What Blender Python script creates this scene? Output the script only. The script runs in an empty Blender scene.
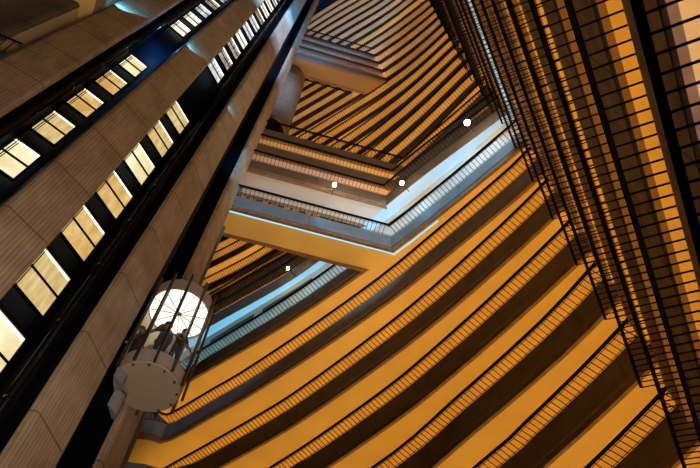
import bpy, bmesh, math, random
from mathutils import Vector, Matrix
random.seed(4)
EYE = 1.6                       # the camera's height above the lobby floor
sc = bpy.context.scene
col = sc.collection
PI = math.pi

# ------------------------------------------------------------------ helpers
def v2(x, y): return Vector((x, y))

class MB:
    """collects polygons (with material slots and uvs) for ONE mesh object"""
    def __init__(s): s.v = []; s.f = []; s.m = []; s.uv = []
    def face(s, pts, mi=0, uv=None):
        i = len(s.v); s.v += [tuple(p) for p in pts]; s.f.append(tuple(range(i, i + len(pts)))); s.m.append(mi)
        s.uv.append(uv or [(0, 0)] * len(pts))
    def box(s, c, ax, ay, az, mi=0):
        """c centre, ax ay az half vectors"""
        c, ax, ay, az = Vector(c), Vector(ax), Vector(ay), Vector(az)
        P = lambda a, b, d: c + ax * a + ay * b + az * d
        for q in (((-1,-1,-1),(-1,1,-1),(1,1,-1),(1,-1,-1)), ((-1,-1,1),(1,-1,1),(1,1,1),(-1,1,1)),
                  ((-1,-1,-1),(1,-1,-1),(1,-1,1),(-1,-1,1)), ((-1,1,-1),(-1,1,1),(1,1,1),(1,1,-1)),
                  ((-1,-1,-1),(-1,-1,1),(-1,1,1),(-1,1,-1)), ((1,-1,-1),(1,1,-1),(1,1,1),(1,-1,1))):
            s.face([P(*k) for k in q], mi)
    def bar(s, a, b, w, h, mi=0, up=(0, 0, 1)):
        a, b = Vector(a), Vector(b); d = (b - a); L = d.length; d.normalize()
        sd = d.cross(Vector(up))
        if sd.length < 1e-4: sd = d.cross(Vector((1, 0, 0)))
        sd.normalize(); u = sd.cross(d).normalized()
        s.box((a + b) / 2, d * L / 2, sd * w / 2, u * h / 2, mi)
    def tube(s, a, b, r, n=10, mi=0, r2=None, caps=True):
        a, b = Vector(a), Vector(b); d = (b - a).normalized(); r2 = r if r2 is None else r2
        sd = d.cross(Vector((0, 0, 1)))
        if sd.length < 1e-4: sd = Vector((1, 0, 0))
        sd.normalize(); u = sd.cross(d)
        A = [a + (sd * math.cos(t) + u * math.sin(t)) * r for t in [2*PI*k/n for k in range(n)]]
        B = [b + (sd * math.cos(t) + u * math.sin(t)) * r2 for t in [2*PI*k/n for k in range(n)]]
        for k in range(n): s.face([A[k], A[(k+1) % n], B[(k+1) % n], B[k]], mi)
        if caps: s.face(A[::-1], mi); s.face(B, mi)
    def lathe(s, c, prof, n=48, mi=0, a0=0, a1=2*PI):
        """revolve [(r, z)...] about the vertical through c"""
        c = Vector(c)
        P = lambda r, z, t: c + Vector((r * math.cos(t), r * math.sin(t), z))
        for (r0, z0), (r1, z1) in zip(prof, prof[1:]):
            for k in range(n):
                t0 = a0 + (a1-a0)*k/n; t1 = a0 + (a1-a0)*(k+1)/n
                if r0 < 1e-6: s.face([P(0, z0, 0), P(r1, z1, t1), P(r1, z1, t0)], mi)
                elif r1 < 1e-6: s.face([P(r0, z0, t0), P(r0, z0, t1), P(0, z1, 0)], mi)
                else: s.face([P(r0, z0, t0), P(r0, z0, t1), P(r1, z1, t1), P(r1, z1, t0)], mi)
    def build(s, name, mats, parent=None, smooth=False, weld=True, auto=None):
        me = bpy.data.meshes.new(name); me.from_pydata(s.v, [], s.f)
        if not isinstance(mats, (list, tuple)): mats = [mats]
        for m in mats: me.materials.append(m)
        me.polygons.foreach_set('material_index', s.m)
        uvl = me.uv_layers.new(name='uv')
        uvl.data.foreach_set('uv', [c for f in s.uv for p in f for c in p])
        if weld:
            bm = bmesh.new(); bm.from_mesh(me); bmesh.ops.remove_doubles(bm, verts=bm.verts, dist=1e-5)
            bmesh.ops.recalc_face_normals(bm, faces=bm.faces); bm.to_mesh(me); bm.free()
        if smooth: me.polygons.foreach_set('use_smooth', [True] * len(me.polygons))
        me.update()
        o = bpy.data.objects.new(name, me); col.objects.link(o)
        if parent: o.parent = parent
        return o

def tag(o, label=None, cat=None, group=None, kind=None):
    if label: o['label'] = label
    if cat: o['category'] = cat
    if group: o['group'] = group
    if kind: o['kind'] = kind
    return o
def empty(name, label=None, cat=None, group=None, kind=None):
    o = bpy.data.objects.new(name, None); col.objects.link(o)
    return tag(o, label, cat, group, kind)

# ------------------------------------------------------------------ materials
def mat(name, color, rough=.7, metal=0., spec=.5, noise=0., nscale=3., bump=0., bscale=30.):
    m = bpy.data.materials.new(name); m.use_nodes = True; nt = m.node_tree; b = nt.nodes['Principled BSDF']
    b.inputs['Roughness'].default_value = rough; b.inputs['Metallic'].default_value = metal
    b.inputs['Specular IOR Level'].default_value = spec
    b.inputs['Base Color'].default_value = (*color, 1)
    if noise or bump:
        tc = nt.nodes.new('ShaderNodeTexCoord')
    if noise:
        n = nt.nodes.new('ShaderNodeTexNoise'); n.inputs['Scale'].default_value = nscale; n.inputs['Detail'].default_value = 4
        nt.links.new(tc.outputs['Object'], n.inputs['Vector'])
        r = nt.nodes.new('ShaderNodeValToRGB'); r.color_ramp.elements[0].position = .3; r.color_ramp.elements[1].position = .7
        r.color_ramp.elements[0].color = (*[c * (1 - noise) for c in color], 1)
        r.color_ramp.elements[1].color = (*[min(1, c * (1 + noise)) for c in color], 1)
        nt.links.new(n.outputs['Fac'], r.inputs['Fac']); nt.links.new(r.outputs['Color'], b.inputs['Base Color'])
    if bump:
        n2 = nt.nodes.new('ShaderNodeTexNoise'); n2.inputs['Scale'].default_value = bscale
        nt.links.new(tc.outputs['Object'], n2.inputs['Vector'])
        bp = nt.nodes.new('ShaderNodeBump'); bp.inputs['Strength'].default_value = bump; bp.inputs['Distance'].default_value = .02
        nt.links.new(n2.outputs['Fac'], bp.inputs['Height']); nt.links.new(bp.outputs['Normal'], b.inputs['Normal'])
    return m

def emit(name, color, strength):
    m = bpy.data.materials.new(name); m.use_nodes = True; nt = m.node_tree
    nt.nodes.remove(nt.nodes['Principled BSDF'])
    e = nt.nodes.new('ShaderNodeEmission'); e.inputs['Color'].default_value = (*color, 1); e.inputs['Strength'].default_value = strength
    nt.links.new(e.outputs[0], nt.nodes['Material Output'].inputs['Surface'])
    return m

def panel_mat(name, color, pitch, joint, streak=.15):
    """parapet concrete: uv.x is metres along the run; thin dark joint every «pitch» metres"""
    m = mat(name, color, .75, noise=streak, nscale=1.3); nt = m.node_tree; b = nt.nodes['Principled BSDF']
    uv = nt.nodes.new('ShaderNodeUVMap'); uv.uv_map = 'uv'
    sp = nt.nodes.new('ShaderNodeSeparateXYZ'); nt.links.new(uv.outputs[0], sp.inputs[0])
    d = nt.nodes.new('ShaderNodeMath'); d.operation = 'DIVIDE'; d.inputs[1].default_value = pitch; nt.links.new(sp.outputs[0], d.inputs[0])
    f = nt.nodes.new('ShaderNodeMath'); f.operation = 'FRACT'; nt.links.new(d.outputs[0], f.inputs[0])
    l = nt.nodes.new('ShaderNodeMath'); l.operation = 'LESS_THAN'; l.inputs[1].default_value = joint / pitch; nt.links.new(f.outputs[0], l.inputs[0])
    mx = nt.nodes.new('ShaderNodeMix'); mx.data_type = 'RGBA'; mx.inputs['B'].default_value = (*[c * .45 for c in color], 1)
    src = b.inputs['Base Color'].links[0].from_socket
    nt.links.new(l.outputs[0], mx.inputs['Factor']); nt.links.new(src, mx.inputs['A']); nt.links.new(mx.outputs['Result'], b.inputs['Base Color'])
    return m

def rib_mat(name, color, phase):
    """board-marked concrete: uv.x metres across the face, uv.y height; vertical boards, a joint every storey"""
    m = mat(name, color, .85, noise=.22, nscale=.9); nt = m.node_tree; b = nt.nodes['Principled BSDF']
    uv = nt.nodes.new('ShaderNodeUVMap'); uv.uv_map = 'uv'
    sp = nt.nodes.new('ShaderNodeSeparateXYZ'); nt.links.new(uv.outputs[0], sp.inputs[0])
    def M(op, a, bb=None):
        n = nt.nodes.new('ShaderNodeMath'); n.operation = op
        for i, x in enumerate((a, bb)):
            if x is None: continue
            if isinstance(x, (int, float)): n.inputs[i].default_value = x
            else: nt.links.new(x, n.inputs[i])
        return n.outputs[0]
    board = M('FRACT', M('MULTIPLY', sp.outputs[0], 9.0))
    groove = M('LESS_THAN', board, .22)
    cell = M('FLOOR', M('MULTIPLY', sp.outputs[0], 9.0))
    # long vertical grain: noise stretched along the height
    cmb = nt.nodes.new('ShaderNodeCombineXYZ'); nt.links.new(M('MULTIPLY', sp.outputs[0], 14.0), cmb.inputs[0]); nt.links.new(M('MULTIPLY', sp.outputs[1], .8), cmb.inputs[1]); nt.links.new(cell, cmb.inputs[2])
    ns = nt.nodes.new('ShaderNodeTexNoise'); ns.inputs['Scale'].default_value = 1.; ns.inputs['Detail'].default_value = 3; nt.links.new(cmb.outputs[0], ns.inputs['Vector'])
    jf = M('FRACT', M('DIVIDE', M('SUBTRACT', sp.outputs[1], phase), 3.0))
    joint = M('LESS_THAN', jf, .022)
    k = M('MULTIPLY', M('SUBTRACT', 1.0, M('MULTIPLY', groove, .33)), M('SUBTRACT', 1.0, M('MULTIPLY', joint, .5)))
    k = M('MULTIPLY', k, M('ADD', .55, M('MULTIPLY', ns.outputs['Fac'], .9)))
    mx = nt.nodes.new('ShaderNodeMix'); mx.data_type = 'RGBA'; mx.blend_type = 'MULTIPLY'; mx.inputs['Factor'].default_value = 1
    src = b.inputs['Base Color'].links[0].from_socket
    nt.links.new(src, mx.inputs['A']); nt.links.new(k, mx.inputs['B']); nt.links.new(mx.outputs['Result'], b.inputs['Base Color'])
    hgt = M('ADD', M('MULTIPLY', groove, -1.), M('MULTIPLY', joint, -1.5))
    bp = nt.nodes.new('ShaderNodeBump'); bp.inputs['Strength'].default_value = .6; bp.inputs['Distance'].default_value = .02
    nt.links.new(hgt, bp.inputs['Height']); nt.links.new(bp.outputs['Normal'], b.inputs['Normal'])
    return m

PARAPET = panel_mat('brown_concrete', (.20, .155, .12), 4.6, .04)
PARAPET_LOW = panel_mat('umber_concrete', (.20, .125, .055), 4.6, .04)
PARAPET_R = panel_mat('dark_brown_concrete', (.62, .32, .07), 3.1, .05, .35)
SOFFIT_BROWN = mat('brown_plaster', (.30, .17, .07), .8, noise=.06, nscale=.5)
PARAPET_UP = panel_mat('dimmed_concrete', (.10, .07, .055), 4.6, .04)  # parapet concrete darkened to offset cool spot and ambient spill on upper bands
SOFFIT_UP = mat('taupe_plaster', (.72, .52, .27), .8, noise=.06, nscale=.5)
LIP = mat('brown_trim', (.22, .12, .06), .7, noise=.2)
SOFFIT = mat('cream_plaster', (.80, .57, .22), .8, noise=.06, nscale=.5)
SOFFIT_BRIDGE = mat('tan_plaster', (.66, .53, .43), .8, noise=.05, nscale=.4)
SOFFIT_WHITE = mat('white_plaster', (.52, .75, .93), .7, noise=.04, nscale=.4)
FLOORTOP = mat('walkway_carpet', (.35, .16, .07), .95, noise=.3)
WALL = mat('corridor_plaster', (.62, .44, .25), .85, noise=.08)
WALL_BEIGE = mat('beige_plaster', (.62, .50, .38), .8, noise=.05, nscale=.7)
RAIL = mat('black_bronze', (.010, .008, .007), 1., metal=.0, spec=.0)
BLACK = mat('black_metal', (.003, .003, .005), .6, metal=.0, spec=.03)
BLACKTUBE = mat('black_gloss_metal', (.01, .01, .012), .18, metal=.6, spec=.6)
GREY = mat('grey_painted_metal', (.36, .33, .34), .5, noise=.06, nscale=5)
GREYDISC = mat('tan_painted_metal', (.30, .24, .18), .6, noise=.06, nscale=4)
BRONZE = mat('bronze_mullion', (.06, .045, .035), .35, metal=.5)
CHROME = mat('polished_edge', (.55, .5, .45), .25, metal=.9)
WORN = mat('lobby_stone', (.22, .16, .11), .6, noise=.2)
ROOF = mat('roof_concrete', (.05, .04, .04), .9)
GRILLE = mat('dark_grille', (.035, .03, .03), .6)
def warm(name, rgb, s): return emit(name, rgb, s)
LAMP_WARM = emit('warm_tube', (1.0, .57, .11), 25.)
LAMP_WARM_UP = emit('warm_tube_upper', (1.0, .60, .20), 22.)
LAMP_PINK = emit('rosy_tube', (1.0, .68, .48), 17.)
LAMP_FAINT = emit('faint_warm_tube', (1.0, .50, .2), 2.5)
LAMP_DIM = emit('dim_warm_tube', (1.0, .62, .26), 15.)
LAMP_PINKR = emit('rosy_bright_tube', (1.0, .82, .74), 30.)
LAMP_WHITE = emit('cool_white_tube', (.86, .92, 1.0), 60.)
LAMP_CYAN = emit('cyan_tube', (.28, .78, 1.0), 95.)
LED = emit('cyan_led', (.45, .85, 1.0), 1.0)

# ------------------------------------------------------------------ polylines
def resample(pts, step=.8, smooth=True):
    """Catmull-Rom through the points, then even steps"""
    P = [v2(*p) for p in pts]
    if smooth and len(P) > 2:
        out = []
        Q = [P[0] * 2 - P[1]] + P + [P[-1] * 2 - P[-2]]
        for i in range(1, len(Q) - 2):
            p0, p1, p2, p3 = Q[i-1], Q[i], Q[i+1], Q[i+2]
            n = max(2, int((p2 - p1).length / step))
            for k in range(n):
                t = k / n
                out.append(.5 * ((2*p1) + (p2-p0)*t + (2*p0-5*p1+4*p2-p3)*t*t + (3*p1-p0-3*p2+p3)*t*t*t))
        out.append(P[-1]); P = out
    return P
def offset(P, o):
    """offset to the left of travel direction (outward, away from the void) with mitres"""
    out = []
    for i, p in enumerate(P):
        ns = []
        if i > 0: d = (P[i] - P[i-1]).normalized(); ns.append(v2(-d.y, d.x))
        if i < len(P) - 1: d = (P[i+1] - P[i]).normalized(); ns.append(v2(-d.y, d.x))
        n = ns[0] if len(ns) == 1 else (ns[0] + ns[1]).normalized()
        k = 1 / max(.35, n.dot(ns[0]))
        out.append(p + n * (o * k))
    return out
def cum(P):
    L = [0.]
    for a, b in zip(P, P[1:]): L.append(L[-1] + (b - a).length)
    return L
def sweep(mb, P, prof, z, i0=0, i1=None, mi=0, closed=True, caps=True, mats=None):
    """profile [(outward, dz)] swept along P at height z"""
    i1 = len(P) - 1 if i1 is None else i1
    L = cum(P); rows = [offset(P, o) for o, _ in prof]
    n = len(prof)
    P3 = lambda j, i: Vector((rows[j][i].x, rows[j][i].y, z + prof[j][1] + EYE))
    for j in range(n if closed else n - 1):
        k = (j + 1) % n
        for i in range(i0, i1):
            mb.face([P3(j, i), P3(j, i+1), P3(k, i+1), P3(k, i)], mats[j] if mats else mi,
                    [(L[i], prof[j][1]), (L[i+1], prof[j][1]), (L[i+1], prof[k][1]), (L[i], prof[k][1])])
    if caps and closed:
        mb.face([P3(j, i0) for j in range(n)], mi); mb.face([P3(j, i1) for j in range(n)][::-1], mi)
def line_x(P, a, b):
    """first crossing of polyline P with the line a-b: (index, point)"""
    a, b = v2(*a), v2(*b); d = (b - a).normalized(); n = v2(-d.y, d.x)
    for i in range(len(P) - 1):
        s0, s1 = (P[i] - a).dot(n), (P[i+1] - a).dot(n)
        if s0 * s1 <= 0: return i, P[i].lerp(P[i+1], s0 / (s0 - s1))
    return None

PITCH = .25
_bal = {}
def baluster_mesh(run, drop):
    key = (run, drop)
    if key not in _bal:
        mb = MB(); mb.bar((0, 0, -.02), (0, run, -drop), .026, .026)
        o = mb.build('baluster', RAIL); _bal[key] = o.data; bpy.data.objects.remove(o)
    return _bal[key]
def walk(P, pitch, i0, i1, start=.0):
    """evenly spaced stations along P[i0..i1]: (point, outward normal)"""
    res = []; d = start
    for i in range(i0, i1):
        seg = P[i+1] - P[i]; L = seg.length; t = seg / L
        while d <= L: res.append((P[i] + t * d, v2(-t.y, t.x))); d += pitch
        d -= L
    return res
def railing(parent, P, z, i0, i1, out, drop, mode, near=None, handw=.13, hand_h=.06, base=True, pitch=PITCH):
    """handrail, thin inner rails and slanting balusters of one run"""
    mb = MB(); sweep(mb, P, [(-handw/2, .03), (handw/2, .03), (handw/2, .03-hand_h), (-handw/2, .03-hand_h)], z, i0, i1); mb.build('handrail', RAIL, parent)
    mb = MB(); sweep(mb, P, [(handw/2+.035, -.03), (handw/2+.05, -.03), (handw/2+.05, -.05), (handw/2+.035, -.05)], z, i0, i1)
    if base: sweep(mb, P, [(out-.045, -drop-.0), (out-.03, -drop-.0), (out-.03, -drop-.02), (out-.045, -drop-.02)], z, i0, i1); mb.build('inner_rail', RAIL, parent)
    st = walk(P, pitch, i0, i1)
    many = []
    if mode == 'one': many = st
    else:
        if near: st = sorted(st, key=lambda s: (s[0] - near).length)
        me = baluster_mesh(round(out + .06, 3), round(drop, 3))
        keep, many = st[:mode], st[mode:]
        for p, n in keep:
            o = bpy.data.objects.new('baluster', me); col.objects.link(o); o.parent = parent
            o.matrix_world = Matrix(((n.y, n.x, 0, p.x), (-n.x, n.y, 0, p.y), (0, 0, 1, z + EYE), (0, 0, 0, 1)))
    if many:
        mb = MB()
        for p, n in many:
            a = Vector((p.x, p.y, z + EYE - .02)); b = Vector((p.x + n.x*(out+.06), p.y + n.y*(out+.06), z + EYE - drop))
            mb.bar(a, b, .026, .026)
        tag(mb.build('balustrade', RAIL, parent, weld=False), kind='stuff')

# ------------------------------------------------------------------ far facade balconies
F_LINE = {
 0: [(-13.2,30.8),(-9.3,27.7),(-4.9,24.2),(-1.8,21.5),(2.26,17.66),(3.3,16.6),(5.2,14.6),(8.0,11.5),(9.2,10.1)],
-1: [(-15.5,30.2),(-11.5,30.5),(-10.75,30.55),(-7.9,28.25),(-6.2,26.9),(-2.1,23.2),(1.8,19.4),(4.4,16.5),(7.5,12.9),(8.2,12.0),(9.6,10.1)],
-2: [(-13.4,34.5),(-10.4,32.1),(-4.6,27.3),(-1.9,24.8),(1.9,20.8),(4.3,18.0),(7.2,14.2),(8.6,12.2),(10.0,10.1)],
-3: [(-9.6,33.0),(-3.6,28.2),(1.9,22.5),(4.6,19.1),(6.9,15.9),(8.7,13.2),(10.4,10.5)],
-4: [(-6.0,32.0),(1.7,24.4),(5.2,19.6),(8.0,15.4),(9.3,13.0),(10.9,10.0)],
-5: [(-1.0,29.6),(5.6,20.7),(7.2,18.1),(8.7,15.4),(9.8,13.2),(11.3,10.1)],
-6: [(4.6,24.6),(8.5,17.1),(10.1,13.6),(11.5,10.4)],
-7: [(8.0,20.6),(10.4,14.2),(11.6,11.0)],
}
F1 = [(-13.8,31.0),(-9.7,28.0),(-3.4,23.2),(2.35,17.25),(4.8,14.8),(8.9,10.9),(9.7,10.1)]
def shift(pts, s): return [(x + s * .68, y + s * .73) for x, y in pts]
F_LINE[1] = F1; F_LINE[2] = shift(F1, .6); F_LINE[3] = shift(F1, 1.5)[:3] + [(3.3,18.3),(5.65,15.72),(9.45,11.6),(10.4,10.6)]; F_LINE[4] = shift(F1, 2.25)[:2] + [(-1.9,24.9),(2.9,20.1),(5.6,17.1),(8.6,13.3),(10.7,10.5)]
F5 = [(-17.0,36.4),(-12.5,33.2),(-7.9,29.9),(2.8,19.9),(5.5,16.9),(8.5,13.1),(10.6,10.3)]
def lerp_tab(tab, f):
    for (a, ya), (c, yc) in zip(tab, tab[1:]):
        if f <= c or c == tab[-1][0]: return ya + (yc - ya) * (f - a) / (c - a)
for f in range(5, 25):
    ya = lerp_tab([(5,30.7),(9,27.2),(11,25.9),(16,23.6),(19,22.0)], f); yb = lerp_tab([(5,26.4),(9,23.4),(11,22.3),(16,20.2),(19,18.5)], f)
    yc = lerp_tab([(5,20.5),(9,18.98),(11,18.15),(16,16.15),(19,14.62)], f)
    yd = lerp_tab([(5,17.15),(11,15.6),(15,14.1),(19,12.2)], f); ye = lerp_tab([(5,13.8),(11,12.8),(15,11.7),(19,10.1)], f)
    F_LINE[f] = [(-15., ya + 3.9), (-9., ya), (-3.7, yb), (2.2, yc)] + [(5.3, yd), (8.0, ye), (9.7, ye - 1.95)]
def hgt(f): return 34. + 3. * f if f <= 0 else 36.5 + 3. * f

OUT = .60; DROP = .14
PROF_UP = [(.78,-.17),(OUT,-.17),(OUT,-1.30),(OUT,-1.33),(OUT,-1.60),(.64,-1.60),(.78,-1.34)]
PROF = [(.78,-.17),(OUT,-.17),(OUT,-1.30),(.68,-1.33),(.68,-1.60),(.84,-1.60),(.84,-1.34),(.78,-1.34)]
PM = [0, 0, 1, 1, 1, 1, 1, 1]
BR_A, BR_B = v2(-6.75, 15.61), v2(2.26, 17.66)           # front handrail line of every bridge
bd = (BR_B - BR_A).normalized(); bn = v2(-bd.y, bd.x)
BK_A, BK_B = BR_A + bn * 3.25, BR_B + bn * 3.25          # rear handrail line
PROF_BR = [(.78,-.17),(OUT,-.17),(OUT,-1.45),(.68,-1.48),(.68,-1.62),(.86,-1.62),(.86,-1.34),(.78,-1.34)]
bridged = (0, 1, 2, 3, 11, 12, 13, 14)

names = {0:'blue-lit balcony level with the lowest bridge, cyan glow beneath its edge',
 -1:'first balcony below the blue-lit one, grey concrete parapet turning a corner behind the lift',
 -2:'second balcony below the blue-lit one, brown parapet over an amber soffit',
 -3:'third balcony below the blue-lit one, brown parapet crossing the middle of the lower facade',
 -4:'fourth balcony below the blue-lit one, meeting the right-hand balconies in mid height',
 -5:'fifth balcony below the blue-lit one, ending at the bottom edge of the picture',
 -6:'sixth balcony below the blue-lit one, thick handrail at the lower right',
 -7:'lowest far balcony, only its dark parapet in the bottom right corner',
 1:'terrace balcony just above the blue-white soffit, dark railing with star-bright lamps',
 2:'balcony seen as a thin gold line just above the lamp-lit terrace',
 3:'set-back balcony level with the third bridge, thin gold line under the brown parapet',
 4:'narrow balcony line tucked beneath the first wide brown parapet above the terrace'}
ordn = ['first','second','third','fourth','fifth','sixth','seventh','eighth','ninth','tenth','eleventh','twelfth','thirteenth','fourteenth','fifteenth','sixteenth','seventeenth','eighteenth','nineteenth','twentieth','twenty-first','twenty-second','twenty-third','twenty-fourth']
for f in range(5, 25):
    names[f] = 'far balcony with amber railing strip, %s wide stripe above the lamp-lit terrace' % ordn[f-5]

near_pt = v2(6, 14)
wall_mb = MB()
for f in sorted(F_LINE):
    z = hgt(f)
    b = empty('balcony', names[f], 'balcony', 'curved balconies of the far facade')
    P = resample(F_LINE[f], 1.1 if f < 5 else 1.6)
    individual = 50 if f in bridged and f <= 1 else (100 if -7 < f <= 0 else 'one')
    if f == 1: individual = 'one'
    runs = []
    if f in bridged:
        i, c = line_x(P, BR_A, BR_B)
        k, ck = line_x(P, BK_A, BK_B)
        front = [BR_A, BR_A.lerp(c, .5), c] + P[i+1:]
        back = P[:k+1] + [ck, ck.lerp(BK_A, .5), BK_A + (BK_A - BK_B).normalized() * .2]
        if (P[i+1] - c).length < .3: front.pop(3)
        if (P[k] - ck).length < .3: back.pop(k)
        nb = back.index(ck)
        br = empty('bridge', {0:'lowest lift bridge, blue-grey parapet over a broad yellow soffit',
              1:'second lift bridge from below, beige soffit above the yellow one',
              2:'third lift bridge from below, second of the lower stack with gold railing strip',
              3:'topmost bridge of the lower stack, black handrail against the far stripes',
              11:'lowest bridge of the upper stack, brown soffit near the top of the picture',
              12:'second bridge of the upper stack, thin blue-grey parapet',
              13:'third bridge of the upper stack, thin blue-grey parapet',
              14:'topmost bridge of the upper stack under a thin black handrail'}[f], 'bridge', 'bridges from the lift core to the far facade')
        runs = [(front, 0, 2, br, PROF_BR), (front, 2, len(front)-1, b, PROF), (back, 0, nb, b, PROF), (back, nb, len(back)-1, br, PROF_BR)]
        # bridge deck
        q = [offset(front, .86)[0], offset(front, .86)[2], offset(back, .86)[nb], offset(back, .86)[-1]]
        mb = MB(); zz = z + EYE
        lo = [Vector((p.x, p.y, zz - 1.52)) for p in q]; hi = [Vector((p.x, p.y, zz - 1.34)) for p in q]
        mb.face(lo[::-1], 0); mb.face(hi, 1)
        for a in range(4): mb.face([lo[a], lo[(a+1) % 4], hi[(a+1) % 4], hi[a]], 0)
        mb.build('bridge_deck', [SOFFIT if f == 0 else (SOFFIT_BROWN if f > 4 else SOFFIT_BRIDGE), FLOORTOP], br)
        if f == 0:
            mb = MB(); sweep(mb, front, [(.88,-1.56),(.97,-1.56),(.97,-1.60),(.88,-1.60)], z, 0, 2); tag(mb.build('light_strip', LED, br), 'cyan light strip under the bridge edge')
        tb = MB(); sweep(tb, front, [(.86,-.20),(.92,-.20),(.92,-.26),(.86,-.26)], z, 0, 2)
        tb.build('light_tube', LAMP_WARM if f in (2,3) else (LAMP_PINK if f < 2 else LAMP_WARM_UP), br)
    else:
        runs = [(P, 0, len(P)-1, b, PROF)]
    if f >= 1: runs = [(a_, b_, c_, d_, PROF_UP if e_ is PROF else e_) for a_, b_, c_, d_, e_ in runs]
    for (Q, i0, i1, par, prof) in runs:
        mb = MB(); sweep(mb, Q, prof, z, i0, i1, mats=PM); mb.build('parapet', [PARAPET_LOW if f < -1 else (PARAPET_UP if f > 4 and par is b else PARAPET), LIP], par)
        railing(par, Q, z, i0, i1, OUT, DROP, individual, near_pt)
    # walkway slab with its soffit, corridor wall and the hidden tube light
    walln = 1.22 if f == 0 else 3.1
    lastx = 3.1
    s0 = .82 if f < 1 else .64; s1 = -1.50 if f < 1 else -1.58
    mb = MB(); sweep(mb, P, [(s0,s1),(lastx,s1),(lastx,-1.36),(s0,-1.36)], z, mats=[0, 0, 1, 0])
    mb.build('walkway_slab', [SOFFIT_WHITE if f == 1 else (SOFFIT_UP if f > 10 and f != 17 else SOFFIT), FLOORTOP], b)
    rise = 5.5 if f == 0 else 3.0
    sweep(wall_mb, P, [(walln,-1.34),(walln+.15,-1.34),(walln+.15,-1.585+rise),(walln,-1.585+rise)], z, mi=1 if f == 0 else 0)
    if f == 0:
        # cool tubes: white on the right, cyan on the left
        j = min(range(len(P)), key=lambda a: abs(P[a].x + .5))
        for m, i0, i1 in ((LAMP_CYAN, 0, j), (LAMP_WHITE, j, len(P)-1)):
            tb = MB(); sweep(tb, P, [(.82,-.20),(.88,-.20),(.88,-.26),(.82,-.26)], z, i0, i1); tb.build('light_tube', m, b)
        j2 = min(range(len(front)), key=lambda a: abs(front[a].x - 4.2))
        mb = MB(); sweep(mb, front, [(.92,-1.56),(1.0,-1.56),(1.0,-1.60),(.92,-1.60)], z, 2, j2); tag(mb.build('light_strip', LED, b), 'cyan light strip under the parapet')
    elif f < 24:
        tb = MB(); sweep(tb, P, [(.86,-.20),(.92,-.20),(.92,-.26),(.86,-.26)], z)
        tb.build('light_tube', (LAMP_WARM_UP if f in (5,6,7,8,9,10,16) else (LAMP_PINK if f in (12,18,22) else LAMP_DIM)) if f > 4 else LAMP_WARM, b)
tag(wall_mb.build('wall_far', [WALL, WALL_BEIGE]), kind='structure')

# dark linear grilles in the beige wall of the blue-lit storey
P0 = resample(F_LINE[0], .25); W0 = offset(P0, 1.21)
for x0, x1, lab in ((-9.6,-6.2,'long dark air grille on the cyan-lit wall, just right of the lift'),
                    (-5.75,-2.3,'dark air grille on the pale wall, ending behind the lowest bridge'),
                    (2.35,4.75,'dark air grille on the beige wall, just right of the bridge corner'),
                    (5.3,8.3,'dark air grille on the beige wall, nearest the right-hand balconies')):
    idx = [i for i, p in enumerate(W0) if x0 <= p.x - .0 <= x1]
    mb = MB(); sweep(mb, W0[idx[0]:idx[-1]+1], [(-.05,2.75),(.0,2.75),(.0,3.1),(-.05,3.1)], 34.0)
    tag(mb.build('air_grille', GRILLE), lab, 'air grille', 'linear air grilles on the blue-lit storey')

# ------------------------------------------------------------------ right-hand balconies (straight, beside the camera)
E_ = v2(.475, .88).normalized(); N_ = v2(.88, -.475).normalized()
def R(n, e): return N_ * n + E_ * e
R_END = {0:13.5,-1:13.8,-2:14.36,-3:14.84,-4:15.36,-5:15.83,-6:16.32,-7:16.9,-8:17.4,-9:18.0,-10:18.5}
rn = {'first':''}
R_names = {
 -9:'nearest right-hand balcony in the top right corner, widest gaps between its bars',
 -8:'second nearest right-hand balcony, thick black handrail beside a broad amber strip',
 -7:'third nearest right-hand balcony, amber and cream strip behind its bars',
 -6:'fourth nearest right-hand balcony, its cut-off end above the lower right corner',
 -5:'fifth nearest right-hand balcony, its end crossing the far amber soffits',
 -4:'sixth nearest right-hand balcony, its end hanging in mid height',
 -3:'seventh nearest right-hand balcony, end in front of an amber soffit',
 -2:'eighth nearest right-hand balcony, end just below the blue parapet',
 -1:'ninth nearest right-hand balcony, its end against the blue parapet',
 0:'right-hand balcony with a bright ice-white line behind its bars'}
wr = MB()
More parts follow.
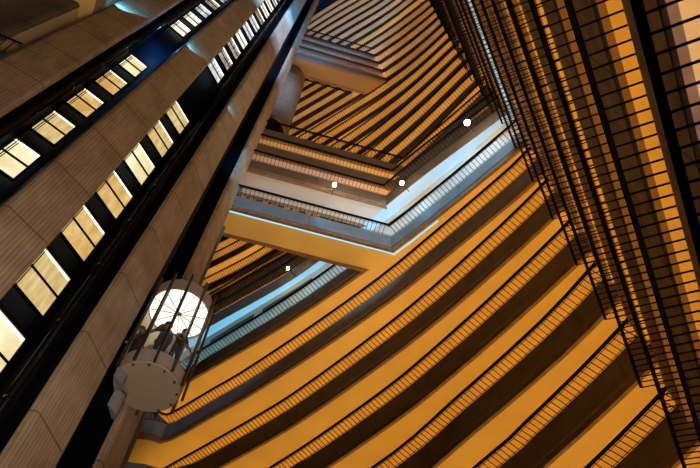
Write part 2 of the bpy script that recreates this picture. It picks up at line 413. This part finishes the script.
for f in range(-9, 25):
    if f in (): continue
    z = hgt(f); n0 = 1.60 - .041 * f
    if 1 <= f <= 4: n0 = 1.58
    e1 = R_END[f] if f <= 0 else (15.6 if f <= 4 else 16.1 - .16 * max(0, f - 5))
    e0 = -7.
    P = [R(n0 + 1.2, e1), R(n0, e1), R(n0, e0)]
    # travel order so that «left of travel» is away from the void
    P = P[::-1]                                   # from behind the camera to the far end, void on the left
    P = [R(n0, e0), R(n0, (e0+e1)/2), R(n0, e1)]
    P = P[::-1]
    lab = R_names.get(f) or 'dark upper right-hand balcony, %s above the one with the ice-white line' % ordn[f-1]
    b = empty('balcony', lab, 'balcony', 'straight right-hand balconies')
    O = .65; D = .14
    prof = [(.82,-.17),(O,-.17),(O,-1.60),(.67,-1.62),(.67,-1.84),(.80,-1.84),(.80,-1.6),(.82,-1.6)]
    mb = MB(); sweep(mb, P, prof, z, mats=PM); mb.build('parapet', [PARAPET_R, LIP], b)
    railing(b, P, z, 0, len(P)-1, O, D, 90 if f <= -4 else 'one', R(n0, 6), handw=.10, hand_h=.06, base=False, pitch=.228)
    mb = MB(); sweep(mb, P, [(.80,-1.80),(3.0,-1.80),(3.0,-1.6),(.80,-1.6)], z, 0, len(P)-1, mats=[0, 0, 1, 0])
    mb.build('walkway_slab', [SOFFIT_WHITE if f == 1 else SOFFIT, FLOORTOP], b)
    if f < 24:
        tb = MB(); sweep(tb, P, [(.92,-.22),(.98,-.22),(.98,-.28),(.92,-.28)], z, 0, len(P)-1)
        tb.build('light_tube', LAMP_WHITE if f == 0 else (LAMP_PINKR if f in (-9,) else (LAMP_FAINT if f > 0 else LAMP_WARM)), b)
    rise = 5.5 if f == 0 else 3.
    a, c_ = R(n0+2.9, e0), R(n0+2.9, e1+1.5)
    za, zb = z + EYE - 1.5, z + EYE - 1.7 + rise
    wr.face([(a.x,a.y,za),(c_.x,c_.y,za),(c_.x,c_.y,zb),(a.x,a.y,zb)])
tag(wr.build('wall_right', WALL), kind='structure')

# ------------------------------------------------------------------ lift core
CC = v2(-15.8, 14.2); RAD = 9.4; TOP = 112.
ribs = [(-76., 1.0, 'concrete pier toned dark for shade in the top left corner behind the first lit shaft'),
        (-59., .05, 'board-marked concrete pier across the top left, beside the first window column'),
        (-38., 2.9, 'broad board-marked concrete pier between the two columns of lit windows'),
        (-14.9, 2.05, 'board-marked concrete pier between the second window column and the lift shaft'),
        (5.3, .6, 'narrow grey concrete pier right of the lift shaft, where the bridges land'),
        (25.3, .6, 'concrete pier toned dark for shade behind the bridge landings')]
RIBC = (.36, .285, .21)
for ang, ph, lab in ribs:
    t = math.radians(ang); nrm = v2(math.cos(t), math.sin(t)); tg = v2(-nrm.y, nrm.x)
    m = rib_mat('board_concrete', RIBC, ph + EYE)
    TP = 50. if ang == 25.3 else TOP
    mb = MB()
    if ang in (-76., 25.3): m = rib_mat('shaded_concrete', (.11, .095, .085), ph + EYE)  # unlit piers: their shade is put into a darker concrete colour
    prof = [(-.70,-2.1),(-.70,-.22),(-.72,-.22),(-.72,-.16),(-.69,-.06),(-.60,0),(.60,0),(.69,-.06),(.72,-.16),(.72,-.22),(.70,-.22),(.70,-2.1)]
    wl, wr_ = {-76.: (1.35, 1.62), -59.: (1.25, 1.), -38.: (1.12, 1.), -14.9: (1.06, 1.06), 5.3: (1., 1.5)}.get(ang, (1., 1.))
    pts = [CC + nrm * (RAD + d) + tg * (s * (wl if s < 0 else wr_)) for s, d in prof]
    L = cum(pts)
    for i in range(len(pts) - 1):
        a, c = pts[i], pts[i+1]
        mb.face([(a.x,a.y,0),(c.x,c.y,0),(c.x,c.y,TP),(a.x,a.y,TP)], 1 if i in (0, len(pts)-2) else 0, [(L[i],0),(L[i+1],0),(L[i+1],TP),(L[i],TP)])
    mb.face([(p.x,p.y,0) for p in pts]); mb.face([(p.x,p.y,TP) for p in pts][::-1])
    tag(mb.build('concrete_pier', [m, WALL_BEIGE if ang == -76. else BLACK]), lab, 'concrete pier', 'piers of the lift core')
# black core wall behind the piers
mb = MB()
angs = [-100 + 6 * k for k in range(28)]
for a, c in zip(angs, angs[1:]):
    pa, pc = [CC + v2(math.cos(math.radians(x)), math.sin(math.radians(x))) * 7.25 for x in (a, c)]
    mb.face([(pa.x,pa.y,0),(pc.x,pc.y,0),(pc.x,pc.y,TOP),(pa.x,pa.y,TOP)])
tag(mb.build('wall_core', mat('blue_black_wall', (.006, .010, .020), .6, spec=.05)), kind='structure')

def window_mat(name, c1, c2, strength, folds):
    """lit room behind glass: curtain folds and a slow brightness drift"""
    m = bpy.data.materials.new(name); m.use_nodes = True; nt = m.node_tree; nt.nodes.remove(nt.nodes['Principled BSDF'])
    tc = nt.nodes.new('ShaderNodeTexCoord'); mp = nt.nodes.new('ShaderNodeMapping'); mp.inputs['Scale'].default_value = (folds, folds, .5)
    nt.links.new(tc.outputs['Object'], mp.inputs['Vector'])
    n = nt.nodes.new('ShaderNodeTexNoise'); n.inputs['Scale'].default_value = 2.; nt.links.new(mp.outputs[0], n.inputs['Vector'])
    r = nt.nodes.new('ShaderNodeValToRGB'); r.color_ramp.elements[0].position = .35; r.color_ramp.elements[1].position = .68
    r.color_ramp.elements[0].color = (*c1, 1); r.color_ramp.elements[1].color = (*c2, 1)
    nt.links.new(n.outputs['Fac'], r.inputs['Fac'])
    e = nt.nodes.new('ShaderNodeEmission'); e.inputs['Strength'].default_value = strength
    nt.links.new(r.outputs['Color'], e.inputs['Color']); nt.links.new(e.outputs[0], nt.nodes['Material Output'].inputs['Surface'])
    return m
WIN = [window_mat('lit_curtain', (.62,.42,.16), (.80,.62,.28), 1.0, 3), window_mat('lit_room_bright', (.80,.66,.32), (1.,.92,.6), 1.1, .6),
       window_mat('lit_room_amber', (.62,.36,.10), (.85,.58,.22), 1.0, 1.5)]
WIN_UP = [window_mat('lit_room_white', (.75,.68,.5), (1.,.95,.8), 1.3, 2), window_mat('lit_blind_dim', (.20,.13,.09), (.75,.68,.6), .9, 6), window_mat('lit_room_blue', (.45,.5,.5), (.95,.97,.95), 1.0, 4)]
STRIP = emit('window_ceiling_tube', (1., .96, .78), 2.2)
wn = 0
def window(cang, rad, zb, style, W=.62):
    global wn; wn += 1
    t = math.radians(cang); nrm = v2(math.cos(t), math.sin(t)); tg = v2(-nrm.y, nrm.x)
    c = CC + nrm * rad; H = 2.0; z0 = zb + EYE
    P = lambda s, d, z: Vector((c.x + tg.x*s + nrm.x*d, c.y + tg.y*s + nrm.y*d, z0 + z))
    mb = MB()
    T3, N3, U3 = Vector((tg.x,tg.y,0)), Vector((nrm.x,nrm.y,0)), Vector((0,0,1))
    for s in (-W-.03, W+.03): mb.box(P(s,.02,H/2), T3*.03, N3*.05, U3*(H/2+.06))
    for z in (-.03, H+.03): mb.box(P(0,.02,z), T3*(W+.06), N3*.05, U3*.03)
    mb.box(P(0,.03,H*.5), T3*W, N3*.03, U3*.025)
    mb.box(P(-W*.5,.03,H*.5), T3*.022, N3*.03, U3*H/2); mb.box(P(-W*.5+.1,.03,H*.5), T3*.012, N3*.03, U3*H/2); mb.box(P(-W*.5+.17,.03,H*.5), T3*.008, N3*.03, U3*H/2)
    fr = mb.build('window_%d' % wn, BLACK); tag(fr, kind='structure')
    lst = WIN_UP if style == 'up' else WIN
    mb = MB(); mb.face([P(-W,0,0), P(W,0,0), P(W,0,H), P(-W,0,H)]); mb.build('pane', lst[(wn * 5 + wn // 3) % 3], fr)
    mb = MB(); mb.box(P(0,.012,H-.1), T3*(W*.96), N3*.008, U3*(.045 if style != 'up' else .10)); mb.build('ceiling_tube', STRIP, fr)
    return fr
for k in list(range(-3, 4)) + list(range(6, 18)):
    window(-51.0, 7.45, 21.5 + 3 * k, 'up' if k > 4 else 'low')
for k in list(range(-4, 4)) + list(range(6, 20)):
    window(-28.3, 7.75, 20.9 + 3 * k, 'up' if k > 4 else 'low', .9)
# glossy black riser tubes in the recesses
for ang, r, rr, lab in ((-53.4,8.75,.16,'black glossy riser pipe at the left of the first window column'),
                        (-21.0,8.6,.12,'black glossy riser pipe right of the second window column')):
    t = math.radians(ang); p = CC + v2(math.cos(t), math.sin(t)) * r
    mb = MB(); mb.tube((p.x,p.y,0),(p.x,p.y,TOP), rr, 20)
    z = 4.
    while z < TOP - 3: mb.lathe((p.x,p.y,z), [(rr,-.06),(rr+.012,-.05),(rr+.012,.05),(rr,.06)], 20); z += 3.
    tag(mb.build('riser_pipe', BLACKTUBE, smooth=True), lab, 'pipe', 'riser pipes in the core recesses')
mb = MB()
pa, pc = [CC + v2(math.cos(math.radians(x)), math.sin(math.radians(x))) * 7.5 for x in (-12.6, -.4)]
mb.face([(pa.x,pa.y,0),(pc.x,pc.y,0),(pc.x,pc.y,TOP),(pa.x,pa.y,TOP)])
tag(mb.build('wall_shaft', mat('blue_black_panel', (.06, .075, .10), .6, spec=.2)), kind='structure')  # paler panel added in front of the core wall to catch blue light
# lift guide rails in the open shaft
for ang, r in ((-8.2, 8.5), (-5.6, 8.5)):
    t = math.radians(ang); p = CC + v2(math.cos(t), math.sin(t)) * r; nrm = v2(math.cos(t), math.sin(t)); 
    mb = MB(); mb.box((p.x,p.y,TOP/2), (nrm.x*.09,nrm.y*.09,0), (-nrm.y*.025,nrm.x*.025,0), (0,0,TOP/2)); mb.box((p.x-nrm.x*.1,p.y-nrm.y*.1,TOP/2), (nrm.x*.015,nrm.y*.015,0), (-nrm.y*.09,nrm.x*.09,0), (0,0,TOP/2))
    tag(mb.build('guide_rail', BLACKTUBE), 'black steel lift guide rail, %s of the pair in the open shaft' % ('left' if ang < -7 else 'right'), 'guide rail', 'lift guide rails')

# rounded stair drum between the bridge stacks
DR = v2(-7.3, 18.45)
mb = MB(); zz = 50.2; prof = []
while zz < 66.: prof += [(1.72, zz), (1.72, zz+1.44), (1.69, zz+1.46), (1.69, zz+1.5)]; zz += 1.5
mb.lathe((DR.x, DR.y, EYE), [(0, 50.2)] + prof + [(1.45, 66.9), (0, 66.9)], 56)
dr = mb.build('stair_drum', mat('drum_concrete', (.17, .12, .08), .85, noise=.2, nscale=1.2)); tag(dr, 'round concrete stair drum between the lower and upper bridges', 'stair drum')
mb = MB(); mb.lathe((DR.x, DR.y, EYE), [(0, 44.4), (1.5, 44.4), (1.5, 50.2), (0, 50.2)], 40); mb.build('drum_base', BLACK, dr)

# ------------------------------------------------------------------ top left corner: deck, soffit and pale wall beyond the first pier
def ring(mb, r0, r1, a0, a1, z0, z1, n=14):
    for k in range(n):
        q = []
        for a in (a0 + (a1-a0)*k/n, a0 + (a1-a0)*(k+1)/n):
            t = math.radians(a)
            for r in (r0, r1): q.append((CC.x + r*math.cos(t), CC.y + r*math.sin(t)))
        a_, b_, c_, d_ = q
        mb.face([(*a_,z0),(*b_,z0),(*d_,z0),(*c_,z0)], 0); mb.face([(*a_,z1),(*b_,z1),(*d_,z1),(*c_,z1)], 1)
        mb.face([(*b_,z0),(*d_,z0),(*d_,z1),(*b_,z1)], 0)
mb = MB(); ring(mb, 8.02, 10.6, -95, -65.2, 29.7 + EYE, 30.1 + EYE)
tag(mb.build('landing_slab', [SOFFIT, FLOORTOP]), 'cream landing soffit in the top left corner above the dark pier', 'landing slab')
ld = empty('landing', 'small landing with black slatted railing at the left edge, between two concrete piers', 'landing')
PL = [v2(-13.9, 4.64), v2(-12.3, 5.28), v2(-11.6, 5.56)]
railing(ld, PL, 22.5, 0, 2, .16, .95, 20, handw=.07, hand_h=.05)
mb = MB(); sweep(mb, PL, [(.1,-.95),(.6,-.95),(.6,-1.2),(.1,-1.2)], 22.5); mb.build('deck', ROOF, ld)
mb = MB()
pw = [CC + v2(math.cos(math.radians(a)), math.sin(math.radians(a))) * 8.0 for a in (-79, -63)]
mb.face([(pw[0].x,pw[0].y,0),(pw[1].x,pw[1].y,0),(pw[1].x,pw[1].y,TOP),(pw[0].x,pw[0].y,TOP)])
tag(mb.build('wall_left_recess', WALL_BEIGE), kind='structure')

# ------------------------------------------------------------------ glass lift
LC = v2(-5.56, 13.1); LB = 14.24 + EYE
lift = empty('glass_lift', 'round glass lift car hanging on the core, glowing white ceiling inside', 'lift')
lift.location = (LC.x, LC.y, LB)
bpy.context.view_layer.update()
mb = MB(); mb.lathe((0,0,0), [(0,0),(.93,0),(.96,.03),(.97,.08)], 64, 1); mb.lathe((0,0,0), [(.97,.08),(1.0,.50),(1.0,.52),(0,.52)], 64, 0)
car_base = mb.build('car_base', [GREY, GREYDISC], lift)
for k in range(7):
    t = 2*PI*k/12 - 1.9; d = Vector((math.cos(t), math.sin(t), 0)); mb = MB(); mb.tube(d*.88 + Vector((0,0,-.05)), d*.88 + Vector((0,0,.0)), .035, 10)
    mb.build('base_bolt', BRONZE, car_base)
HC = 3.62
mb = MB(); mb.lathe((0,0,0), [(.98,HC-.0),(1.05,HC-.02),(1.05,HC+.52),(1.0,HC+.60),(0,HC+.62)], 64); mb.build('top_ring', GREY, lift)
mb = MB(); mb.lathe((0,0,0), [(0,HC+.02),(.99,HC+.02)], 64); cl = mb.build('ceiling_light', emit('lift_ceiling_glow', (1., .92, .78), 1.9), lift)
mb = MB()
for k in range(12):
    t = 2*PI*k/12 + .15; d = Vector((math.cos(t), math.sin(t), 0)); mb.bar(d*.05 + Vector((0,0,HC-.0)), d*.97 + Vector((0,0,HC-.0)), .018, .03)
mb.lathe((0,0,0), [(0,HC-.04),(.06,HC-.03),(.07,HC+.01)], 20)
mb.build('ceiling_spoke', mat('brass_spoke', (.30,.17,.06), .5), cl)
back = math.atan2((CC-LC).y, (CC-LC).x)
glass = bpy.data.materials.new('clear_glass'); glass.use_nodes = True; nt = glass.node_tree; nt.nodes.remove(nt.nodes['Principled BSDF'])
tr = nt.nodes.new('ShaderNodeBsdfTransparent'); tr.inputs[0].default_value = (.93,.95,.94,1); gl = nt.nodes.new('ShaderNodeBsdfGlossy'); gl.inputs['Roughness'].default_value = .02
mx = nt.nodes.new('ShaderNodeMixShader'); mx.inputs[0].default_value = .07
nt.links.new(tr.outputs[0], mx.inputs[1]); nt.links.new(gl.outputs[0], mx.inputs[2]); nt.links.new(mx.outputs[0], nt.nodes['Material Output'].inputs['Surface'])
mb = MB(); mb.lathe((0,0,0), [(.99,.52),(.99,HC)], 64, a0=back+.75, a1=back+2*PI-.75); mb.build('glass_wall', glass, lift, smooth=True)
for k in range(10):
    t = back + .93 + (2*PI-1.5) * k / 9
    d = Vector((math.cos(t), math.sin(t), 0)); s_ = Vector((-d.y, d.x, 0))
    mb = MB()
    mb.box(d*1.07 + Vector((0,0,(HC+.86)/2-.02)), d*.04, s_*.038, Vector((0,0,(HC+.86)/2+.03)))
    mu = mb.build('mullion', BRONZE, lift)
    mb = MB(); mb.box(d*1.04 + s_*.05 + Vector((0,0,HC/2+.25)), d*.012, s_*.010, Vector((0,0,HC/2-.28))); mb.build('polished_bead', CHROME, mu)
mb = MB(); mb.lathe((0,0,0), [(1.0,.53),(1.0,HC-.05)], 20, a0=back-.75, a1=back+.75); tag(mb.build('back_panel', mat('cream_panel', (.6,.5,.35), .6), lift), 'cream rear panel')
mb = MB(); mb.lathe((0,0,0), [(.93,1.42),(.97,1.42),(.97,1.48),(.93,1.48),(.93,1.42)], 48, a0=back+.8, a1=back+2*PI-.8); mb.build('grab_rail', CHROME, lift)
# carriage frame and scalloped skirts behind the car
bdv = Vector((math.cos(back), math.sin(back), 0)); bs = Vector((-bdv.y, bdv.x, 0))
mb = MB(); mb.box(bdv*1.45 + Vector((0,0,1.9)), bdv*.42, bs*.55, Vector((0,0,2.3))); mb.build('carriage', BLACK, lift)
for k, (sx, zt, hh_) in enumerate(((.50, .2, .7), (.12, -.45, .8))):
    mb = MB(); c = bdv*(.68 + .0*k) + bs*sx
    for j in range(14):
        a0, a1 = PI*j/14, PI*(j+1)/14
        P = lambda a, z: c + (bs*math.cos(a) + (-bdv)*math.sin(a)) * .24 + Vector((0,0,zt - z))
        d0, d1 = hh_*(.75+.25*math.sin(a0)), hh_*(.75+.25*math.sin(a1))
        mb.face([P(a0,0), P(a1,0), P(a1,d1), P(a0,d0)])
        mb.face([c+Vector((0,0,zt-hh_*.75)), P(a0,d0), P(a1,d1)])
    mb.build('skirt', mat('blue_grey_metal', (.22,.25,.30), .5), lift)
mb = MB()
for s in (-.12, 0, .12): mb.tube(bdv*1.35 + bs*s + Vector((0,0,HC+.65)), bdv*1.35 + bs*s + Vector((0,0,TOP-LB-1)), .014, 8)
mb.build('hoist_rope', BRONZE, lift)

# ------------------------------------------------------------------ people in the lift
def person(name, label, joints, radii, edges, hair, top, legs, skin, loc, rot):
    root = empty(name, label, 'person'); root.location = loc; root.rotation_euler = (0,0,rot)
    me = bpy.data.meshes.new('body'); me.from_pydata([joints[k] for k in joints], [(list(joints).index(a), list(joints).index(b)) for a, b in edges], [])
    o = bpy.data.objects.new('body', me); col.objects.link(o); o.parent = root
    o.modifiers.new('skin', 'SKIN'); s = o.modifiers.new('sub', 'SUBSURF'); s.levels = 2; s.render_levels = 2
    for i, k in enumerate(joints):
        o.data.skin_vertices[0].data[i].radius = radii[k]; o.data.skin_vertices[0].data[i].use_root = (k == 'pelvis')
    # clothing colours by height and reach, baked as face materials
    bpy.context.view_layer.update()
    dg = bpy.context.evaluated_depsgraph_get(); ev = bpy.data.meshes.new_from_object(o.evaluated_get(dg))
    o.modifiers.clear(); o.data = ev; ev.name = 'body'
    for m in (skin, top, legs): ev.materials.append(m)
    J = {k: Vector(v) for k, v in joints.items()}
    for p in ev.polygons:
        c = p.center; kk = min(J, key=lambda q: (J[q]-c).length)
        p.material_index = 0 if kk in ('head','crown','face','neck','hand_l','hand_r') else (2 if kk.startswith(('knee','foot','toe','hip')) else 1)
        p.use_smooth = True
    # hair cap over crown and back of the head
    hm = MB(); hc = (J['head'] + J['crown']) / 2 + Vector((0,.02,.02))
    hm.lathe(hc, [(0,.125)] + [(.115*math.cos(a)+.004, .125*math.sin(a)) for a in [PI/2*.8, PI/2*.55, PI/2*.3, 0, -PI/2*.25]], 20)
    hm.build('hair', hair, root, smooth=True)
    # ears and nose
    em = MB()
    for s in (-1, 1): em.lathe(J['head'] + Vector((s*.092,0,.0)), [(0,-.03),(.016,-.015),(.018,.01),(0,.03)], 8)
    em.tube(J['head'] + Vector((0,-.085,.02)), J['head'] + Vector((0,-.12,-.012)), .010, 8, r2=.018)
    em.build('face_feature', skin, root, smooth=True)
    ey = MB()
    for s in (-1, 1): ey.lathe(J['head'] + Vector((s*.034,-.088,.025)), [(0,-.012),(.011,0),(0,.012)], 8)
    ey.build('eye', mat('dark_eye', (.02,.015,.01), .2), root)
    return root
def figure(lean=0., arm_l=(.32,-.28,1.05), arm_r=(-.32,-.28,1.05)):
    L = lambda z, k=1.: -lean * max(0, z - .95) * k
    J = {'pelvis':(0,0,.95),'waist':(0,L(1.12),1.12),'chest':(0,L(1.32),1.32),'neck':(0,L(1.48)-.01,1.48),'head':(0,L(1.60)-.02,1.60),'crown':(0,L(1.68)-.015,1.70),
     'shoulder_l':(.17,L(1.42),1.42),'elbow_l':(.25,L(1.2)-.08,1.16),'hand_l':arm_l,'shoulder_r':(-.17,L(1.42),1.42),'elbow_r':(-.25,L(1.2)-.08,1.16),'hand_r':arm_r,
     'hip_l':(.10,0,.88),'knee_l':(.11,-.02,.48),'foot_l':(.12,.02,.07),'toe_l':(.13,-.16,.04),'hip_r':(-.10,0,.88),'knee_r':(-.11,-.02,.48),'foot_r':(-.12,.02,.07),'toe_r':(-.13,-.16,.04)}
    Rr = {'pelvis':(.15,.12),'waist':(.15,.11),'chest':(.18,.13),'neck':(.06,.06),'head':(.085,.10),'crown':(.07,.08),'shoulder_l':(.075,.075),'elbow_l':(.05,.05),'hand_l':(.035,.04),
     'shoulder_r':(.075,.075),'elbow_r':(.05,.05),'hand_r':(.035,.04),'hip_l':(.10,.10),'knee_l':(.065,.065),'foot_l':(.05,.05),'toe_l':(.04,.035),'hip_r':(.10,.10),'knee_r':(.065,.065),'foot_r':(.05,.05),'toe_r':(.04,.035)}
    Ed = [('pelvis','waist'),('waist','chest'),('chest','neck'),('neck','head'),('head','crown'),('chest','shoulder_l'),('shoulder_l','elbow_l'),('elbow_l','hand_l'),
     ('chest','shoulder_r'),('shoulder_r','elbow_r'),('elbow_r','hand_r'),('pelvis','hip_l'),('hip_l','knee_l'),('knee_l','foot_l'),('foot_l','toe_l'),('pelvis','hip_r'),('hip_r','knee_r'),('knee_r','foot_r'),('foot_r','toe_r')]
    return J, Rr, Ed
SKIN = mat('skin', (.55,.27,.17), .5); SKIN2 = mat('skin_tan', (.42,.22,.14), .5)
OLIVE = mat('olive_jacket', (.10,.115,.06), .85, noise=.2, nscale=8); DARK = mat('dark_coat', (.02,.015,.018), .8); BLUEJ = mat('denim', (.05,.06,.1), .8)
CREAM = mat('cream_shirt', (.75,.62,.35), .8); BRN = mat('brown_hair', (.10,.045,.02), .6); BLK = mat('black_hair', (.015,.012,.01), .5)
zf = LB + .52
J, Rr, Ed = figure(.12, (.34,-.42,1.12), (-.30,-.40,1.10))
person('person', 'person in an olive jacket leaning on the lift glass, ruddy head bent forward', J, Rr, Ed, BRN, OLIVE, BLUEJ, SKIN, (LC.x+.14, LC.y-.60, zf), math.pi + .9).scale = (1.18, 1.12, 1.04)
J, Rr, Ed = figure(.1, (.30,-.30,1.20), (-.30,-.22,1.0))
person('person', 'person in dark clothes at the left side of the lift, beside the concrete pier', J, Rr, Ed, BRN, DARK, DARK, SKIN2, (LC.x-.72, LC.y-.32, zf), -.5)
J, Rr, Ed = figure(.15, (.30,-.25,1.0), (-.32,-.35,1.1))
person('person', 'person in dark clothes at the right side of the lift', J, Rr, Ed, BLK, DARK, BLUEJ, SKIN2, (LC.x+.52, LC.y-.30, zf), .9)
J, Rr, Ed = figure(.05)
person('person', 'person in a cream shirt standing behind the olive jacket', J, Rr, Ed, BLK, CREAM, BLUEJ, SKIN2, (LC.x-.32, LC.y+.12, zf), .2)

# ------------------------------------------------------------------ terrace lamps
LAMPM = emit('lamp_globe_glow', (1., .86, .66), 90.)
lamps = [((6.55,12.35),37.55,'brightest lamp, on the terrace parapet near the right-hand balconies'),
         ((3.05,16.55),37.65,'lamp on the terrace parapet just right of the bridge corner'),
         ((-1.15,16.95),37.7,'lamp on the second bridge above the beige soffit'),
         ((-4.05,23.35),37.7,'small lamp on the dark terrace parapet seen below the lowest bridge')]
for k, ((x, y), z, lab) in enumerate(lamps):
    lp = empty('terrace_lamp', lab, 'lamp', 'terrace spot lamps')
    r = .18 if k == 0 else (.13 if k < 3 else .10)
    c = Vector((x, y, z + EYE))
    mb = MB(); mb.lathe(c, [(0,-r)] + [(r*math.cos(a), r*math.sin(a)) for a in [-PI/2+PI*j/8 for j in range(1,8)]] + [(0,r)], 16); mb.build('lamp_globe', LAMPM, lp, smooth=True)
    # bracket arm back to the parapet
    out = Vector((.68,.73,0)) if k in (0,1,3) else Vector((-.217,.976,0))
    mb = MB(); mb.bar(c + out*r*.8, c + out*(.75), .04, .04); mb.lathe(c + Vector((0,0,r*.6)), [(0,.06),(r*.9,.02),(r*1.05,-.02),(r*.9,-.02)], 16); mb.build('bracket', RAIL, lp)
    li = bpy.data.lights.new('lamp_light', 'POINT'); li.energy = 45; li.color = (1., .85, .65); li.shadow_soft_size = r
    lo = bpy.data.objects.new('lamp_light', li); col.objects.link(lo); lo.location = c - out * (r + .12) + Vector((0,0,.0))

# ------------------------------------------------------------------ room shell
def plane(name, pts, m):
    mb = MB(); mb.face(pts); return tag(mb.build(name, m), kind='structure')
plane('floor', [(-40,-20,0),(40,-20,0),(40,60,0),(-40,60,0)], WORN)
plane('ceiling', [(-40,-20,TOP+EYE+1),(-40,60,TOP+EYE+1),(40,60,TOP+EYE+1),(40,-20,TOP+EYE+1)], ROOF)
plane('wall_back', [(-40,-20,0),(-40,-20,115),(40,-20,115),(40,-20,0)], ROOF)
plane('wall_left', [(-40,-20,0),(-40,60,0),(-40,60,115),(-40,-20,115)], ROOF)

# ------------------------------------------------------------------ lights and world
def light(kind, name, loc, target, energy, color, size=1., spot=60., blend=.6):
    li = bpy.data.lights.new(name, kind); li.energy = energy; li.color = color
    if kind == 'AREA': li.size = size
    else: li.shadow_soft_size = size
    if kind == 'SPOT': li.spot_size = math.radians(spot); li.spot_blend = blend
    o = bpy.data.objects.new(name, li); col.objects.link(o); o.location = loc
    d = Vector(target) - Vector(loc); o.rotation_euler = d.to_track_quat('-Z', 'Y').to_euler()
    return o
# lobby lamps washing up the core
light('SPOT', 'lobby_uplight', (-1.5, 2.5, 3.0), (-9.5, 10., 31.), 4200, (1., .78, .58), .6, 75)
light('SPOT', 'lobby_uplight', (-3.5, 6.5, 3.0), (-7.5, 12.5, 32.), 800, (1., .78, .58), .6, 60)
# added cool spots in mid-air, tinting the bridges, parapets and core
for k_, tgt in enumerate(((-4.5, 16., 35.8), (1.5, 17.6, 35.8), (6., 13.5, 35.9))):
    light('SPOT', 'cool_fill_spot', (-.4, 1.0, 34.), tgt, 9000 if k_ == 0 else 15000, (.16, .54, 1.), .2, 27, .35)
light('SPOT', 'amber_fill_spot', (-1., 14.5, 19.), (-2.6, 17.6, 34.), 950, (1., .66, .30), .3, 60)  # added warm fill for the lowest bridge soffit, no fixture stands here
light('SPOT', 'cool_fill_spot', (.5, 1.0, 62.), (-8.5, 10., 60.), 21000, (.42, .62, 1.), .3, 62)  # added cool fill for the upper piers
light('SPOT', 'cool_fill_spot', (.5, 1.0, 60.), (-2.2, 17., 75.), 8000, (.16, .45, 1.), .3, 34)
light('SPOT', 'amber_fill_spot', (-.5, 15., 54.), (-3., 17.6, 69.), 2600, (1., .66, .30), .3, 50)  # added warm fill under the upper bridge stack
def rib_pt(ang, s_, d, h):
    t = math.radians(ang); n_ = v2(math.cos(t), math.sin(t)); tg_ = v2(-n_.y, n_.x); p = CC + n_ * (RAD + d) + tg_ * s_
    return (p.x, p.y, h + EYE)
for ang, s_, h_, e_ in ((-59, -.6, 31.3, 300), (-38, -.62, 33.2, 150), (-14.9, -.68, 33.5, 60)):
    light('SPOT', 'cyan_spot', rib_pt(ang, s_, .35, h_), rib_pt(ang, s_ + .25, .0, h_ + 2.2), e_, (.12, .62, 1.), .05, 75, .4)
light('POINT', 'recess_lamp', (-13.2, 6.6, 27.8), (0,0,0), 45, (1., .72, .36), .15)
light('POINT', 'recess_lamp', (-16.0, 4.0, 28.6), (0,0,0), 60, (1., .72, .36), .15)
light('SPOT', 'blue_spot', (-2.2, 8.0, 52.), (-7.0, 13.6, 92.), 52000, (.06, .42, 1.), .3, 42)
light('POINT', 'recess_blue', rib_pt(-47., 0, -1.1, 35.5), (0,0,0), 160, (.08, .35, 1.), .1)
w = bpy.data.worlds.new('atrium_air'); sc.world = w; w.use_nodes = True
w.node_tree.nodes['Background'].inputs[0].default_value = (.30, .25, .22, 1); w.node_tree.nodes['Background'].inputs[1].default_value = .1

# ------------------------------------------------------------------ camera
cam = bpy.data.cameras.new('camera'); co = bpy.data.objects.new('camera', cam); col.objects.link(co)
cam.sensor_width = 36; cam.lens = 655. / 700. * 36; cam.clip_start = .05; cam.clip_end = 500
Z = Vector((21., 354., 655.)).normalized()          # world up in camera axes (right, up, forward)
fwd = Vector((0, 0, 1.)); Y = (fwd - Z * fwd.dot(Z)).normalized(); X = Y.cross(Z)
if X.x < 0: X = -X
right = Vector((X.x, Y.x, Z.x)); up = Vector((X.y, Y.y, Z.y)); fw = Vector((X.z, Y.z, Z.z))
co.matrix_world = Matrix(((right.x, up.x, -fw.x, 0), (right.y, up.y, -fw.y, 0), (right.z, up.z, -fw.z, EYE), (0, 0, 0, 1)))
sc.camera = co

sc.view_settings.view_transform = 'Standard'; sc.view_settings.look = 'None'; sc.view_settings.gamma = 1; sc.view_settings.exposure = 0
sc.view_settings.use_curve_mapping = False
sc.cycles.max_bounces = 6; sc.cycles.diffuse_bounces = 3; sc.cycles.use_denoising = True
sc.cycles.sample_clamp_indirect = 4
